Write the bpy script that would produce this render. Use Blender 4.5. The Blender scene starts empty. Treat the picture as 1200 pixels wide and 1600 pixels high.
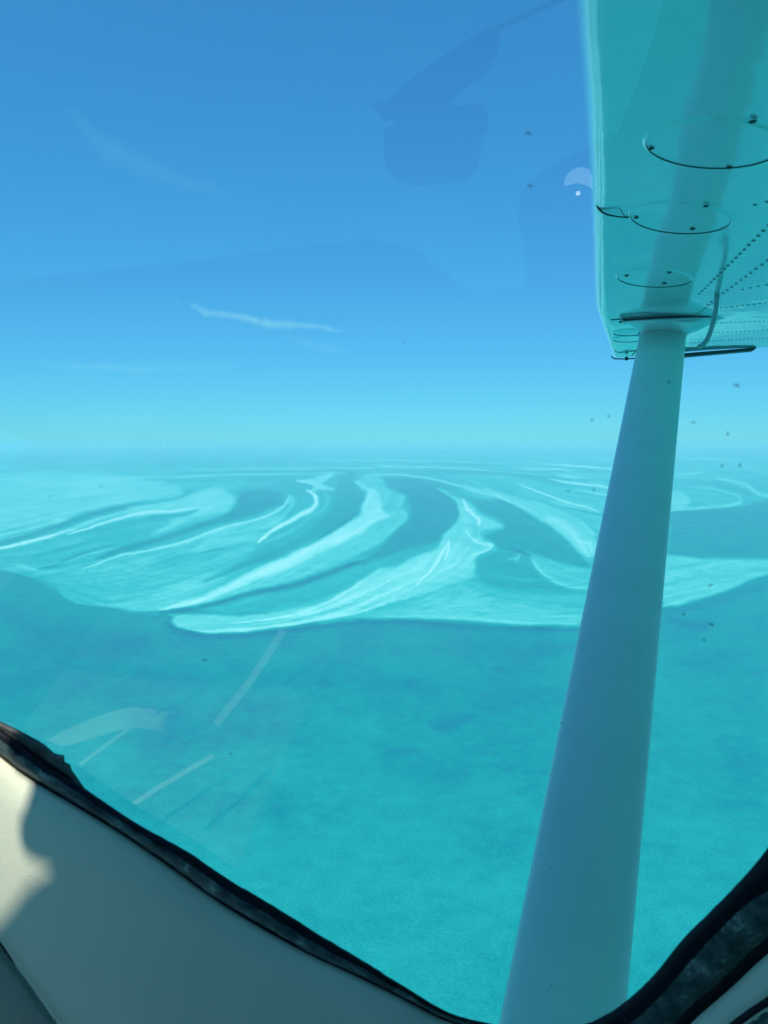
import bpy, bmesh, math, random
import numpy as np
from mathutils import Vector, noise as mnoise
random.seed(4); np.random.seed(4)
R = math.radians

# ------------------------------------------------------------------ camera
# frame of the aircraft: +Y out along the wing, -X forward, Z up, eye at the origin
F, CX, CY = 1164.0, 600.0, 800.0
YAW, PITCH = R(16.1), R(-5.4)
ALT = 400.0
scene = bpy.context.scene
cam_d = bpy.data.cameras.new('camera'); cam = bpy.data.objects.new('camera', cam_d)
scene.collection.objects.link(cam)
cam_d.sensor_fit = 'VERTICAL'; cam_d.sensor_height = 36.0; cam_d.lens = 36.0 * F / 1600.0
cam_d.clip_start = 0.02; cam_d.clip_end = 400000.0
cam.rotation_euler = (R(90) + PITCH, 0, YAW)
scene.camera = cam
cam_d.dof.use_dof = True; cam_d.dof.focus_distance = 60.0; cam_d.dof.aperture_fstop = 18

# ------------------------------------------------------------------ sky, sun, exposure
SUN_EL, SUN_AZ = R(55), R(168)           # azimuth measured from +Y towards +X
SUN = Vector((math.sin(SUN_AZ) * math.cos(SUN_EL), math.cos(SUN_AZ) * math.cos(SUN_EL), math.sin(SUN_EL)))
world = bpy.data.worlds.new('World'); scene.world = world; world.use_nodes = True
nt = world.node_tree; nt.nodes.clear()
sky = nt.nodes.new('ShaderNodeTexSky'); sky.sky_type = 'NISHITA'; sky.sun_disc = False
sky.sun_elevation = SUN_EL; sky.sun_rotation = SUN_AZ
sky.altitude = 400; sky.air_density = 1.0; sky.dust_density = 0.0; sky.ozone_density = 4.0
bg = nt.nodes.new('ShaderNodeBackground'); bg.inputs['Strength'].default_value = 0.13
wo = nt.nodes.new('ShaderNodeOutputWorld')
# humid tropical air: the blue reaches lower towards the horizon than in the dry model sky (per-channel power curve)
sep = nt.nodes.new('ShaderNodeSeparateColor'); com = nt.nodes.new('ShaderNodeCombineColor'); nt.links.new(sky.outputs[0], sep.inputs[0])
SKY_K = 0.13
for ch, (a_, g_) in enumerate(((0.30, 0.66), (0.73, 0.65), (1.0, 0.52))):
    s_ = nt.nodes.new('ShaderNodeMath'); s_.operation = 'MULTIPLY'; s_.inputs[1].default_value = SKY_K
    p_ = nt.nodes.new('ShaderNodeMath'); p_.operation = 'POWER'; p_.inputs[1].default_value = g_
    m_ = nt.nodes.new('ShaderNodeMath'); m_.operation = 'MULTIPLY'; m_.inputs[1].default_value = a_ / SKY_K
    nt.links.new(sep.outputs[ch], s_.inputs[0]); nt.links.new(s_.outputs[0], p_.inputs[0]); nt.links.new(p_.outputs[0], m_.inputs[0]); nt.links.new(m_.outputs[0], com.inputs[ch])
nt.links.new(com.outputs[0], bg.inputs[0]); nt.links.new(bg.outputs[0], wo.inputs[0])
sun_d = bpy.data.lights.new('sun', 'SUN'); sun_d.energy = 4.2; sun_d.angle = R(0.8); sun_d.color = (1.0, 0.94, 0.82)
sun_o = bpy.data.objects.new('sun', sun_d); scene.collection.objects.link(sun_o)
sun_o.rotation_euler = SUN.to_track_quat('Z', 'Y').to_euler()
scene.view_settings.view_transform = 'Standard'; scene.view_settings.look = 'None'
scene.view_settings.exposure = 0.0; scene.view_settings.gamma = 1.0
scene.render.engine = 'CYCLES'
scene.cycles.use_denoising = True
scene.cycles.max_bounces = 10; scene.cycles.transparent_max_bounces = 12
scene.cycles.volume_bounces = 2; scene.cycles.caustics_reflective = False
scene.cycles.sample_clamp_indirect = 6.0

# ------------------------------------------------------------------ helpers
fwd = np.array([-math.sin(YAW) * math.cos(PITCH), math.cos(YAW) * math.cos(PITCH), math.sin(PITCH)])
rgt = np.array([math.cos(YAW), math.sin(YAW), 0.0])
upv = np.cross(rgt, fwd)

def ray(px, py):
    d = fwd + rgt * ((px - CX) / F) - upv * ((py - CY) / F)
    return Vector(d)

def link(ob, parent=None):
    scene.collection.objects.link(ob)
    if parent: ob.parent = parent
    return ob

def mesh_obj(name, verts, faces, mats, parent=None, smooth=True, midx=None):
    me = bpy.data.meshes.new(name)
    me.from_pydata([tuple(v) for v in verts], [], faces)
    for m in (mats if isinstance(mats, (list, tuple)) else [mats]): me.materials.append(m)
    if midx is not None: me.polygons.foreach_set('material_index', midx)
    if smooth: me.polygons.foreach_set('use_smooth', [True] * len(me.polygons))
    me.update()
    return link(bpy.data.objects.new(name, me), parent)

def fix_normals(ob):
    bm = bmesh.new(); bm.from_mesh(ob.data)
    bmesh.ops.recalc_face_normals(bm, faces=bm.faces); bm.to_mesh(ob.data); bm.free()

def new_mat(name):
    m = bpy.data.materials.new(name); m.use_nodes = True
    n = m.node_tree.nodes; return m, n, m.node_tree.links, n['Principled BSDF']

def simple_mat(name, col, rough=0.5, spec=0.5, coat=0.0, metal=0.0, bump=0.0, bscale=80, vary=0.0, vscale=6, ior=1.5, emis=0):
    m, n, l, p = new_mat(name)
    p.inputs['Base Color'].default_value = (*col, 1); p.inputs['Roughness'].default_value = rough
    p.inputs['Specular IOR Level'].default_value = spec; p.inputs['Metallic'].default_value = metal
    p.inputs['Coat Weight'].default_value = coat; p.inputs['Coat Roughness'].default_value = 0.02; p.inputs['Coat IOR'].default_value = 2.5
    p.inputs['IOR'].default_value = ior
    if emis:
        p.inputs['Emission Color'].default_value = (*col, 1); p.inputs['Emission Strength'].default_value = emis
    tc = n.new('ShaderNodeTexCoord')
    if bump:
        t = n.new('ShaderNodeTexNoise'); t.inputs['Scale'].default_value = bscale; t.inputs['Detail'].default_value = 4
        b = n.new('ShaderNodeBump'); b.inputs['Strength'].default_value = bump; b.inputs['Distance'].default_value = 0.002
        l.new(tc.outputs['Object'], t.inputs['Vector']); l.new(t.outputs[0], b.inputs['Height']); l.new(b.outputs[0], p.inputs['Normal'])
        if coat: l.new(b.outputs[0], p.inputs['Coat Normal']); b.inputs['Distance'].default_value = 0.0035
    if vary:
        t = n.new('ShaderNodeTexNoise'); t.inputs['Scale'].default_value = vscale; t.inputs['Detail'].default_value = 5
        r = n.new('ShaderNodeValToRGB')
        r.color_ramp.elements[0].position = 0.3; r.color_ramp.elements[1].position = 0.7
        r.color_ramp.elements[0].color = tuple(c * (1 - vary) for c in col) + (1,)
        r.color_ramp.elements[1].color = tuple(min(1, c * (1 + vary)) for c in col) + (1,)
        l.new(tc.outputs['Object'], t.inputs['Vector']); l.new(t.outputs[0], r.inputs[0]); l.new(r.outputs[0], p.inputs['Base Color'])
    return m

def catmull(pts, k):
    P = [np.array(p, float) for p in pts]; out = []
    for i in range(len(P) - 1):
        a = P[i - 1] if i > 0 else 2 * P[0] - P[1]; b = P[i]; c = P[i + 1]
        d = P[i + 2] if i + 2 < len(P) else 2 * P[-1] - P[-2]
        for j in range(k):
            t = j / k
            out.append(0.5 * ((2 * b) + (c - a) * t + (2 * a - 5 * b + 4 * c - d) * t * t + (3 * b - a - 3 * c + d) * t ** 3))
    out.append(P[-1]); return out

def tube(pts, radii, seg=10, flat=1.0, ref=Vector((0, 0, 1)), caps=True):
    vs, fs = [], []; n = len(pts); pts = [Vector(p) for p in pts]
    for i, p in enumerate(pts):
        t = (pts[min(i + 1, n - 1)] - pts[max(i - 1, 0)]).normalized()
        a = t.cross(ref).normalized(); b = a.cross(t).normalized()
        r = radii[i] if hasattr(radii, '__len__') else radii
        for j in range(seg):
            an = 2 * math.pi * j / seg
            vs.append(p + a * (math.cos(an) * r) + b * (math.sin(an) * r * flat))
    for i in range(n - 1):
        for j in range(seg):
            k = (j + 1) % seg
            fs.append((i * seg + j, i * seg + k, (i + 1) * seg + k, (i + 1) * seg + j))
    if caps:
        fs.append(tuple(range(seg))[::-1]); fs.append(tuple((n - 1) * seg + j for j in range(seg)))
    return vs, fs

def extrude_poly(pts, vec):
    """closed solid from a planar polygon pushed along vec"""
    n = len(pts); vs = [Vector(p) for p in pts] + [Vector(p) + vec for p in pts]
    fs = [tuple(range(n)), tuple(range(2 * n - 1, n - 1, -1))]
    for i in range(n):
        j = (i + 1) % n; fs.append((i, j, n + j, n + i))
    return vs, fs

# ================================================================== THE SEA
# sandbar chart: bearing / distance outlines of the banks, given as sight lines from 400 m up
def smooth01(x):
    x = np.clip(x, 0, 1); return x * x * (3 - 2 * x)

def noise2(x, y, seed=0):
    """value noise, vectorised"""
    xi = np.floor(x).astype(np.int64); yi = np.floor(y).astype(np.int64); xf = x - xi; yf = y - yi
    def h(a, b):
        n = (a * 374761393 + b * 668265263 + seed * 982451653) & 0xffffffff
        n = ((n ^ (n >> 13)) * 1274126177) & 0xffffffff
        return ((n ^ (n >> 16)) & 0xffff) / 65535.0
    u = xf * xf * (3 - 2 * xf); v = yf * yf * (3 - 2 * yf)
    return (h(xi, yi) * (1 - u) + h(xi + 1, yi) * u) * (1 - v) + (h(xi, yi + 1) * (1 - u) + h(xi + 1, yi + 1) * u) * v

def fbm(x, y, o=4, seed=0):
    s = 0; a = 0.5
    for i in range(o):
        s = s + a * (noise2(x, y, seed + i) - 0.5) * 2; x = x * 2.03; y = y * 2.03; a *= 0.5
    return s

class Field:
    def __init__(s, u, v, vals): s.u, s.v, s.f = u, v, vals
    def _sub(s, pts, pad):
        P = np.array(pts, float)
        return np.nonzero((s.u > P[:, 0].min() - pad) & (s.u < P[:, 0].max() + pad) & (s.v > P[:, 1].min() - pad) & (s.v < P[:, 1].max() + pad))[0]
    def poly(s, pts, val, soft=4, alpha=1.0, smooth=True):
        if smooth:
            q = catmull(list(pts) + [pts[0]], 4)[:-1]
        else: q = pts
        q = np.array(q, float); ix = s._sub(q, soft * 2)
        if not len(ix): return
        u, v = s.u[ix], s.v[ix]; ins = np.zeros(len(ix), bool); d2 = np.full(len(ix), 1e18)
        for i in range(len(q)):
            x0, y0 = q[i]; x1, y1 = q[(i + 1) % len(q)]; dx, dy = x1 - x0, y1 - y0
            t = np.clip(((u - x0) * dx + (v - y0) * dy) / (dx * dx + dy * dy + 1e-9), 0, 1)
            d2 = np.minimum(d2, (u - x0 - t * dx) ** 2 + (v - y0 - t * dy) ** 2)
            if y0 != y1:
                c = ((y0 > v) != (y1 > v)) & (u < dx * (v - y0) / dy + x0); ins ^= c
        sd = np.where(ins, np.sqrt(d2), -np.sqrt(d2))
        a = smooth01(sd / (2 * soft) + 0.5) * alpha
        s.f[ix] = s.f[ix] * (1 - a) + val * a
    def stroke(s, pts, val, wl, wr=None, alpha=1.0, taper=True):
        """wl = width on the upper side, wr = on the lower side of the line"""
        wr = wl if wr is None else wr
        q = np.array(catmull(pts, 5), float); ix = s._sub(q, 3 * max(wl, wr)); m = len(q) - 1
        if not len(ix): return
        u, v = s.u[ix], s.v[ix]; d2 = np.full(len(ix), 1e18); side = np.zeros(len(ix)); par = np.zeros(len(ix))
        for i in range(m):
            x0, y0 = q[i]; x1, y1 = q[i + 1]; dx, dy = x1 - x0, y1 - y0
            t = np.clip(((u - x0) * dx + (v - y0) * dy) / (dx * dx + dy * dy + 1e-9), 0, 1)
            ex, ey = u - x0 - t * dx, v - y0 - t * dy; e = ex * ex + ey * ey; b = e < d2
            d2[b] = e[b]; side[b] = ey[b]; par[b] = (i + t[b]) / m
        w = np.where(side < 0, wl, wr)
        if taper: w = w * (0.25 + 0.75 * np.sin(np.clip(par, 0.02, 0.98) * math.pi) ** 0.6)
        a = np.exp(-d2 / (w * w)) * alpha
        s.f[ix] = s.f[ix] * (1 - a) + val * a

def sand_field(u, v):
    # gentle wandering of every outline
    wu = u + 5.0 * fbm(u / 60, v / 26, 4, 3) + 1.5 * fbm(u / 11, v / 6, 2, 8)
    wv = v + 2.6 * fbm(u / 55, v / 22, 4, 11) + 0.9 * fbm(u / 9, v / 5, 2, 17)
    f = Field(wu, wv, np.full(u.shape, 0.22))
    f.poly([(-3000, 880), (-300, 885), (0, 889), (32, 897), (52, 902), (85, 902), (112, 903), (96, 912), (90, 922), (100, 933), (120, 944), (150, 947), (185, 950), (205, 955),
            (260, 955), (300, 952), (400, 955), (500, 965), (575, 966), (675, 967), (737, 971), (800, 976), (910, 977), (980, 968), (1040, 947), (1075, 938), (1130, 925), (1165, 908), (1200, 899), (1500, 880), (4000, 870),
            (4000, 600), (-3000, 600)], 0.50, 2.0, smooth=False)
    # pale flats in the far left, darker water beyond
    f.poly([(-900, 760), (0, 742), (120, 738), (250, 752), (285, 765), (262, 780), (175, 793), (110, 806), (0, 828), (-900, 900)], 0.66, 7)
    f.poly([(-3000, 600), (4000, 600), (4000, 716), (700, 716), (300, 727), (0, 728), (-3000, 740)], 0.36, 9, smooth=False)
    # broad shade of the shelf
    f.poly([(60, 905), (140, 880), (260, 860), (330, 865), (400, 872), (340, 905), (250, 925), (170, 940), (110, 930)], 0.53, 12)
    f.poly([(180, 945), (240, 925), (320, 900), (350, 905), (300, 930), (250, 950), (210, 953)], 0.62, 8)
    f.poly([(370, 745), (470, 742), (560, 742), (700, 752), (720, 775), (700, 860), (560, 870), (400, 870), (440, 800)], 0.40, 9)
    # left fan of bars and channels
    f.stroke([(-200, 885), (0, 848), (62, 831), (125, 808), (180, 795), (230, 788), (275, 779), (300, 768)], 0.22, 4, 6, 0.9)
    f.stroke([(-200, 875), (0, 836), (50, 825), (110, 809)], 0.75, 1.5, 3, 0.7)
    f.stroke([(-60, 868), (0, 855), (40, 847), (75, 839), (100, 831), (118, 826)], 1.0, 1.8, 3.2)
    f.stroke([(85, 838), (110, 828), (140, 815), (175, 804), (230, 794), (270, 788)], 0.74, 4, 4, 0.8)
    f.poly([(200, 793), (250, 784), (300, 771), (337, 761), (357, 769), (366, 783), (352, 798), (300, 813), (250, 831), (235, 833), (270, 815), (300, 803), (307, 797), (250, 803), (200, 808)], 0.70, 5)
    f.stroke([(105, 836), (130, 827), (175, 812), (215, 802), (250, 799), (285, 796), (312, 793)], 0.97, 1.5, 2.6)
    f.stroke([(225, 808), (250, 806), (290, 803), (307, 798)], 0.30, 1.5, 3, 0.8)
    f.stroke([(120, 835), (170, 822), (230, 812), (262, 812)], 0.36, 3, 6, 0.8)
    f.stroke([(0, 870), (60, 868), (100, 857), (150, 842)], 0.36, 2, 4, 0.7)
    f.stroke([(0, 876), (50, 874), (110, 862)], 0.5, 3, 4, 0.5)
    f.stroke([(60, 888), (85, 884), (104, 874), (137, 862), (175, 851)], 0.26, 2.0, 4.0, 0.85)
    f.stroke([(95, 880), (130, 868), (180, 856)], 0.66, 1.2, 3.2, 0.7)
    f.stroke([(20, 880), (60, 892), (100, 893), (150, 886)], 0.66, 4, 4, 0.7)
    f.poly([(440, 774), (438, 786), (415, 797), (380, 810), (340, 820), (300, 831), (262, 843), (210, 857), (170, 870), (150, 873), (200, 850), (250, 838), (300, 822), (350, 805), (369, 786), (374, 769), (400, 764), (425, 767)], 0.20, 4.0)
    f.stroke([(372, 770), (400, 752), (440, 750), (460, 762)], 0.30, 7, 7, 0.6)
    f.poly([(296, 858), (340, 832), (400, 816), (445, 798), (452, 775), (462, 778), (460, 793), (440, 812), (422, 826), (400, 842), (350, 856), (310, 863)], 0.61, 4)
    f.stroke([(130, 889), (190, 867), (250, 854), (300, 841), (340, 827), (390, 814), (425, 801), (446, 786), (451, 774)], 0.86, 1.3, 4.5, 0.9)
    f.stroke([(140, 895), (220, 875), (290, 855)], 0.62, 3, 9, 0.6)
    f.stroke([(345, 840), (380, 834), (420, 828), (450, 826)], 0.44, 3, 3, 0.5)
    f.stroke([(312, 863), (330, 860), (352, 856)], 0.1, 1, 1.4, 0.8)
    f.stroke([(230, 885), (270, 872), (310, 864)], 0.40, 2, 5, 0.6)
    f.stroke([(372, 752), (400, 757), (430, 751), (455, 742)], 0.62, 2, 3, 0.6)
    f.poly([(463, 749), (490, 747), (505, 742), (522, 736), (516, 748), (506, 756), (530, 767), (508, 766), (484, 768), (490, 759)], 0.70, 2.5)
    f.stroke([(508, 768), (514, 780), (508, 793), (490, 806), (468, 822), (440, 838), (415, 847)], 0.60, 4, 5, 0.8)
    f.stroke([(463, 750), (482, 754), (504, 759)], 0.9, 1.5, 2, 0.9)
    f.stroke([(481, 766), (491, 773), (497, 783), (487, 796), (465, 808), (437, 822), (420, 835), (404, 847)], 1.0, 4.2, 4.2)
    # channel in front of the great bar
    f.poly([(530, 740), (556, 737), (552, 752), (573, 766), (579, 775), (564, 791), (561, 801), (543, 814), (512, 832), (470, 852), (430, 870), (380, 888), (320, 908), (360, 888), (420, 860), (470, 838), (505, 812), (522, 790), (526, 765)], 0.27, 5)
    f.stroke([(563, 797), (546, 812), (524, 827), (498, 842)], 0.08, 3.5, 1.5, 0.8)
    P4 = [(556, 751), (578, 767), (571, 780), (565, 792), (566, 801), (545, 817), (500, 845), (425, 878), (375, 901), (337, 920), (300, 937), (250, 952), (270, 954), (300, 948), (337, 937), (390, 924), (450, 909), (525, 884), (560, 866), (600, 845), (625, 823), (636, 806), (628, 790), (632, 772), (604, 765), (592, 741), (570, 740)]
    f.poly(P4, 0.60, 2.5)
    f.poly([(545, 817), (566, 801), (573, 768), (590, 772), (596, 795), (604, 806), (590, 812), (560, 832), (520, 855), (450, 888), (380, 914), (300, 945), (250, 953), (337, 920), (425, 878), (500, 845)], 0.82, 4.5)
    f.stroke([(605, 806), (585, 812), (555, 830), (500, 850), (450, 874), (400, 897), (350, 919), (300, 940), (250, 953)], 0.95, 2, 7, 0.75)
    f.stroke([(556, 752), (575, 765), (590, 776)], 0.78, 3, 5, 0.8)
    f.stroke([(250, 956), (300, 950), (350, 938), (400, 925), (450, 916), (500, 900), (540, 886), (575, 874), (600, 858)], 0.06, 4, 7, 0.85)
    f.poly([(600, 748), (650, 747), (690, 760), (712, 775), (717, 800), (707, 825), (693, 843), (650, 856), (610, 869), (565, 884), (598, 852), (628, 824), (641, 805), (634, 776), (608, 760)], 0.20, 5)
    f.poly([(560, 895), (600, 872), (650, 858), (680, 858), (660, 872), (610, 890), (560, 915), (500, 935), (440, 950), (360, 962), (300, 962), (350, 948), (440, 930), (510, 912)], 0.42, 9)
    # lower tongue
    f.poly([(262, 960), (275, 979), (300, 985), (335, 989), (400, 985), (450, 977), (500, 971), (560, 959), (605, 943), (655, 931), (700, 915), (738, 902), (743, 880), (744, 868), (764, 858), (767, 850), (752, 842), (752, 829), (782, 823),
            (768, 812), (748, 804), (730, 783), (712, 771), (680, 762), (708, 780), (715, 803), (706, 822), (692, 838), (682, 858), (660, 864), (640, 872), (618, 886), (590, 890), (560, 909), (530, 929), (500, 941), (450, 953), (380, 962), (310, 960)], 0.66, 3.0)
    f.poly([(420, 975), (500, 950), (550, 920), (600, 893), (660, 872), (700, 850), (735, 860), (735, 890), (690, 908), (640, 926), (580, 945), (500, 966)], 0.72, 9)
    f.poly([(500, 974), (575, 964), (675, 965), (737, 969), (800, 974), (910, 975), (915, 955), (830, 945), (760, 932), (720, 915), (655, 935), (580, 955)], 0.58, 5)
    A = catmull([(310, 978), (400, 968), (470, 955), (520, 935), (560, 912), (600, 890), (655, 868)], 6)
    B = catmull([(320, 989), (420, 984), (500, 970), (560, 956), (610, 938), (660, 920), (720, 892)], 6)
    rs = np.random.RandomState(7)
    for k in range(26):
        t = rs.rand(); i0 = rs.randint(0, 20); i1 = min(len(A) - 1, i0 + rs.randint(8, 22))
        pts = [A[i] * (1 - t) + B[i] * t for i in range(i0, i1, 3)]
        if len(pts) > 2: f.stroke(pts, 0.92 if k % 3 else 0.58, 0.9 + rs.rand() * 0.7, 1.6, 0.6)
    f.stroke([(290, 984), (340, 987), (420, 981), (500, 968), (560, 955)], 0.88, 2, 2.2, 0.7)
    f.stroke([(600, 962), (680, 964), (740, 968), (800, 973), (905, 974)], 0.74, 4, 2, 0.6)
    f.stroke([(265, 962), (262, 972), (280, 985), (335, 993), (430, 987), (520, 975), (600, 970), (680, 972), (760, 979), (905, 983)], 0.08, 1.2, 7, 0.8, taper=False)
    f.stroke([(724, 778), (726, 792), (737, 804), (747, 812), (748, 820)], 1.0, 2.8, 2.8)
    f.stroke([(703, 843), (692, 860), (680, 880), (668, 897), (653, 914)], 1.0, 2.2, 2.2)
    f.stroke([(703, 848), (699, 860), (693, 876)], 1.0, 1.8, 1.8)
    f.stroke([(722, 872), (705, 884), (690, 892)], 0.9, 1.8, 1.8, 0.8)
    f.stroke([(728, 828), (738, 842), (752, 850), (766, 852), (758, 861), (735, 866)], 0.88, 2.6, 2.6, 0.9)
    f.stroke([(725, 820), (740, 822), (745, 835)], 0.5, 3, 3, 0.5)
    # right of the tongue
    f.poly([(735, 783), (790, 783), (830, 805), (870, 832), (893, 852), (912, 872), (925, 885), (890, 885), (850, 871), (820, 862), (780, 859), (770, 848), (757, 838), (787, 824), (770, 808), (750, 800)], 0.25, 3.5)
    f.poly([(745, 872), (747, 900), (765, 916), (830, 926), (915, 928), (928, 922), (905, 922), (876, 916), (850, 903), (838, 888), (828, 872), (810, 862), (780, 860)], 0.33, 6)
    f.poly([(828, 870), (848, 900), (875, 915), (905, 921), (930, 914), (945, 893), (900, 884), (855, 874)], 0.56, 4)
    f.stroke([(832, 874), (850, 898), (876, 914), (905, 919), (928, 912)], 0.72, 4, 1.2, 0.8)
    f.stroke([(790, 858), (806, 861), (818, 865), (832, 869)], 0.02, 1.8, 2.2, 0.8)
    f.stroke([(795, 874), (806, 873), (812, 868), (806, 880)], 0.66, 2, 2.5, 0.8)
    f.stroke([(760, 895), (800, 903), (860, 905)], 0.46, 2, 4, 0.7)
    f.poly([(696, 754), (720, 760), (775, 776), (815, 798), (860, 822), (892, 848), (915, 869), (934, 864), (926, 830), (892, 805), (840, 786), (790, 771), (740, 759)], 0.66, 3)
    f.stroke([(722, 761), (775, 775), (800, 786)], 0.78, 2, 3, 0.7)
    f.stroke([(855, 808), (890, 830), (905, 846), (919, 866)], 0.86, 6, 5, 0.7)
    f.stroke([(905, 845), (922, 850), (925, 865)], 0.9, 3, 3, 0.6)
    f.poly([(800, 765), (860, 762), (960, 775), (960, 850), (935, 850), (925, 822), (880, 795)], 0.56, 6)
    f.stroke([(810, 756), (855, 772), (885, 784), (917, 792), (940, 800)], 0.92, 1.5, 2, 0.9)
    f.stroke([(880, 792), (915, 800), (955, 808)], 0.30, 1.5, 2, 0.8)
    f.stroke([(700, 770), (760, 785), (800, 800)], 0.26, 4, 4, 0.6)
    # far streaks
    for pts, val, w, a in (([(582, 741), (625, 741), (662, 746), (692, 752), (720, 760)], 0.84, 1.6, 0.9), ([(520, 731), (625, 729), (712, 731), (790, 737), (860, 745)], 0.78, 1.2, 0.9),
                           ([(480, 719), (600, 719), (712, 721), (820, 724)], 0.7, 1.1, 0.9), ([(840, 725), (875, 727), (920, 729), (962, 733), (1050, 738)], 0.97, 1.3, 0.9),
                           ([(805, 731), (850, 733), (905, 735)], 0.9, 1.2, 0.9), ([(860, 748), (900, 755), (930, 758), (958, 762), (1030, 766)], 0.94, 1.8, 0.9),
                           ([(870, 744), (900, 747), (945, 754)], 0.7, 3.0, 0.8), ([(900, 765), (955, 773), (1010, 777)], 0.8, 1.8, 0.8),
                           ([(680, 735), (780, 740), (870, 747), (960, 752)], 0.22, 1.6, 0.7), ([(700, 741), (800, 742), (900, 760)], 0.28, 1.8, 0.6), ([(560, 724), (680, 724), (800, 728)], 0.26, 1.4, 0.7),
                           ([(200, 746), (300, 744), (375, 741), (455, 740), (540, 738)], 0.76, 1.3, 0.9), ([(282, 734), (380, 733), (475, 731), (580, 731)], 0.68, 1.1, 0.8),
                           ([(270, 738), (360, 738), (455, 736), (560, 735)], 0.25, 1.6, 0.7), ([(240, 749), (300, 751), (360, 752)], 0.34, 2, 0.6),
                           ([(900, 718), (1000, 716), (1150, 718), (1300, 716)], 0.6, 1.2, 0.8), ([(560, 713), (700, 711), (900, 712)], 0.6, 0.9, 0.8), ([(700, 707), (820, 706), (940, 708)], 0.6, 0.8, 0.7)):
        f.stroke(pts, val, w, w * 1.2, a)
    # beyond the strut
    f.poly([(1030, 799), (1100, 796), (1160, 789), (1260, 778), (1500, 790), (1500, 850), (1250, 868), (1200, 873), (1120, 871), (1040, 864)], 0.22, 3)
    f.poly([(940, 800), (1040, 800), (1040, 862), (980, 858)], 0.35, 6)
    f.stroke([(1055, 742), (1100, 739)], 0.8, 1.2, 1.2)
    f.poly([(1040, 766), (1060, 768), (1075, 778), (1072, 790), (1040, 798)], 0.64, 2.5)
    f.stroke([(1080, 760), (1115, 764), (1145, 772), (1156, 782), (1140, 790), (1100, 793), (1050, 797)], 0.68, 3, 2.0, 0.9)
    f.stroke([(1100, 772), (1130, 778)], 0.55, 5, 5, 0.7)
    f.stroke([(1120, 747), (1165, 758), (1185, 772), (1210, 775), (1300, 760)], 0.72, 4, 3, 0.9)
    f.stroke([(1110, 755), (1150, 763), (1175, 775)], 0.25, 3, 4, 0.6)
    f.poly([(1040, 866), (1080, 870), (1120, 875), (1250, 876), (1400, 878), (1250, 890), (1190, 900), (1130, 923), (1040, 944)], 0.60, 3)
    f.stroke([(1030, 948), (1075, 936), (1120, 926)], 0.72, 3, 1, 0.7)
    f.stroke([(1010, 958), (1075, 944), (1130, 932), (1200, 905)], 0.1, 1, 9, 0.5)
    s = f.f
    # wash and ripple streaks, drawn out along the banks
    env = smooth01((985 - v) / 30.0)
    s = s + env * (0.05 * fbm(u / 40 + v / 30, v / 5 - u / 60, 4, 23) + 0.035 * fbm(u / 16, v / 2.6 - u / 30, 3, 31))
    ctl = np.array([(0, 850, -.25), (100, 825, -.30), (100, 885, -.22), (250, 800, -.22), (250, 860, -.34), (300, 830, -.32), (330, 780, -.35), (400, 815, -.38), (450, 780, -1.1), (400, 890, -.5), (300, 940, -.36), (500, 790, -1.2), (450, 815, -.6),
                    (500, 850, -.6), (570, 805, -1.1), (580, 765, -1.6), (560, 745, .5), (560, 870, -.45), (630, 800, -2.2), (640, 850, -.7), (690, 870, -1.5), (600, 910, -.5), (500, 960, -.28), (350, 980, -.1), (650, 925, -.45), (700, 830, -3.), (700, 770, 1.0),
                    (740, 800, 1.4), (760, 850, -.8), (730, 900, -.7), (800, 790, .55), (880, 830, .9), (900, 755, .2), (880, 785, .3), (820, 900, .2), (900, 915, -.1), (780, 960, .12), (850, 870, .6), (640, 745, .12), (800, 735, .08), (500, 733, .0), (200, 745, -.05),
                    (1100, 790, -.1), (1150, 770, .4), (1100, 840, .05), (1100, 900, -.2), (1000, 900, -.3), (620, 965, .0), (0, 780, -.05), (200, 920, -.2), (120, 930, .4), (750, 760, .5)])
    sel = np.nonzero((v > 700) & (v < 990) & (u > -150) & (u < 1350))[0]
    cu, cv = u[sel], v[sel]
    dbl = 2 * np.arctan(ctl[:, 2]); ca_, sa_ = np.cos(dbl), np.sin(dbl)
    ox = np.zeros(len(sel)); oy = np.zeros(len(sel)); sw = np.zeros(len(sel))
    for (x0, y0, _), c_, s_ in zip(ctl, ca_, sa_):
        w_ = 1 / ((cu - x0) ** 2 + (2.0 * (cv - y0)) ** 2 + 150) ** 1.6; ox += w_ * c_; oy += w_ * s_
    ang = np.arctan2(oy, ox) / 2; dxu, dyv = np.cos(ang), np.sin(ang)
    gu = np.arange(-150, 1351, 3.0); gv = np.arange(700, 991, 1.5)   # coarse look-up of the flow for the walk
    GU, GV = np.meshgrid(gu, gv); ox = np.zeros(GU.shape); oy = np.zeros(GU.shape)
    for (x0, y0, _), c_, s_ in zip(ctl, ca_, sa_):
        w_ = 1 / ((GU - x0) ** 2 + (2.0 * (GV - y0)) ** 2 + 150) ** 1.6; ox += w_ * c_; oy += w_ * s_
    GA = np.arctan2(oy, ox) / 2; GX, GY = np.cos(GA), np.sin(GA)
    acc = np.zeros(len(sel)); acc2 = np.zeros(len(sel)); cnt = 0
    for sg in (1, -1):
        x_, y_ = cu.copy(), cv.copy(); px_, py_ = dxu * sg, dyv * sg
        for k in range(9):
            ii = np.clip(((y_ - 700) / 1.5).astype(int), 0, len(gv) - 1); jj = np.clip(((x_ + 150) / 3.0).astype(int), 0, len(gu) - 1)
            fx, fy = GX[ii, jj], GY[ii, jj]; fl = np.sign(fx * px_ + fy * py_); fl[fl == 0] = 1; px_, py_ = fx * fl, fy * fl
            x_ = x_ + px_ * 4.0; y_ = y_ + py_ * 4.0
            acc += noise2(x_ / 3.0, y_ / 1.7, 71) - 0.5; acc2 += noise2(x_ / 9.0, y_ / 4.5, 77) - 0.5; cnt += 1
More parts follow.
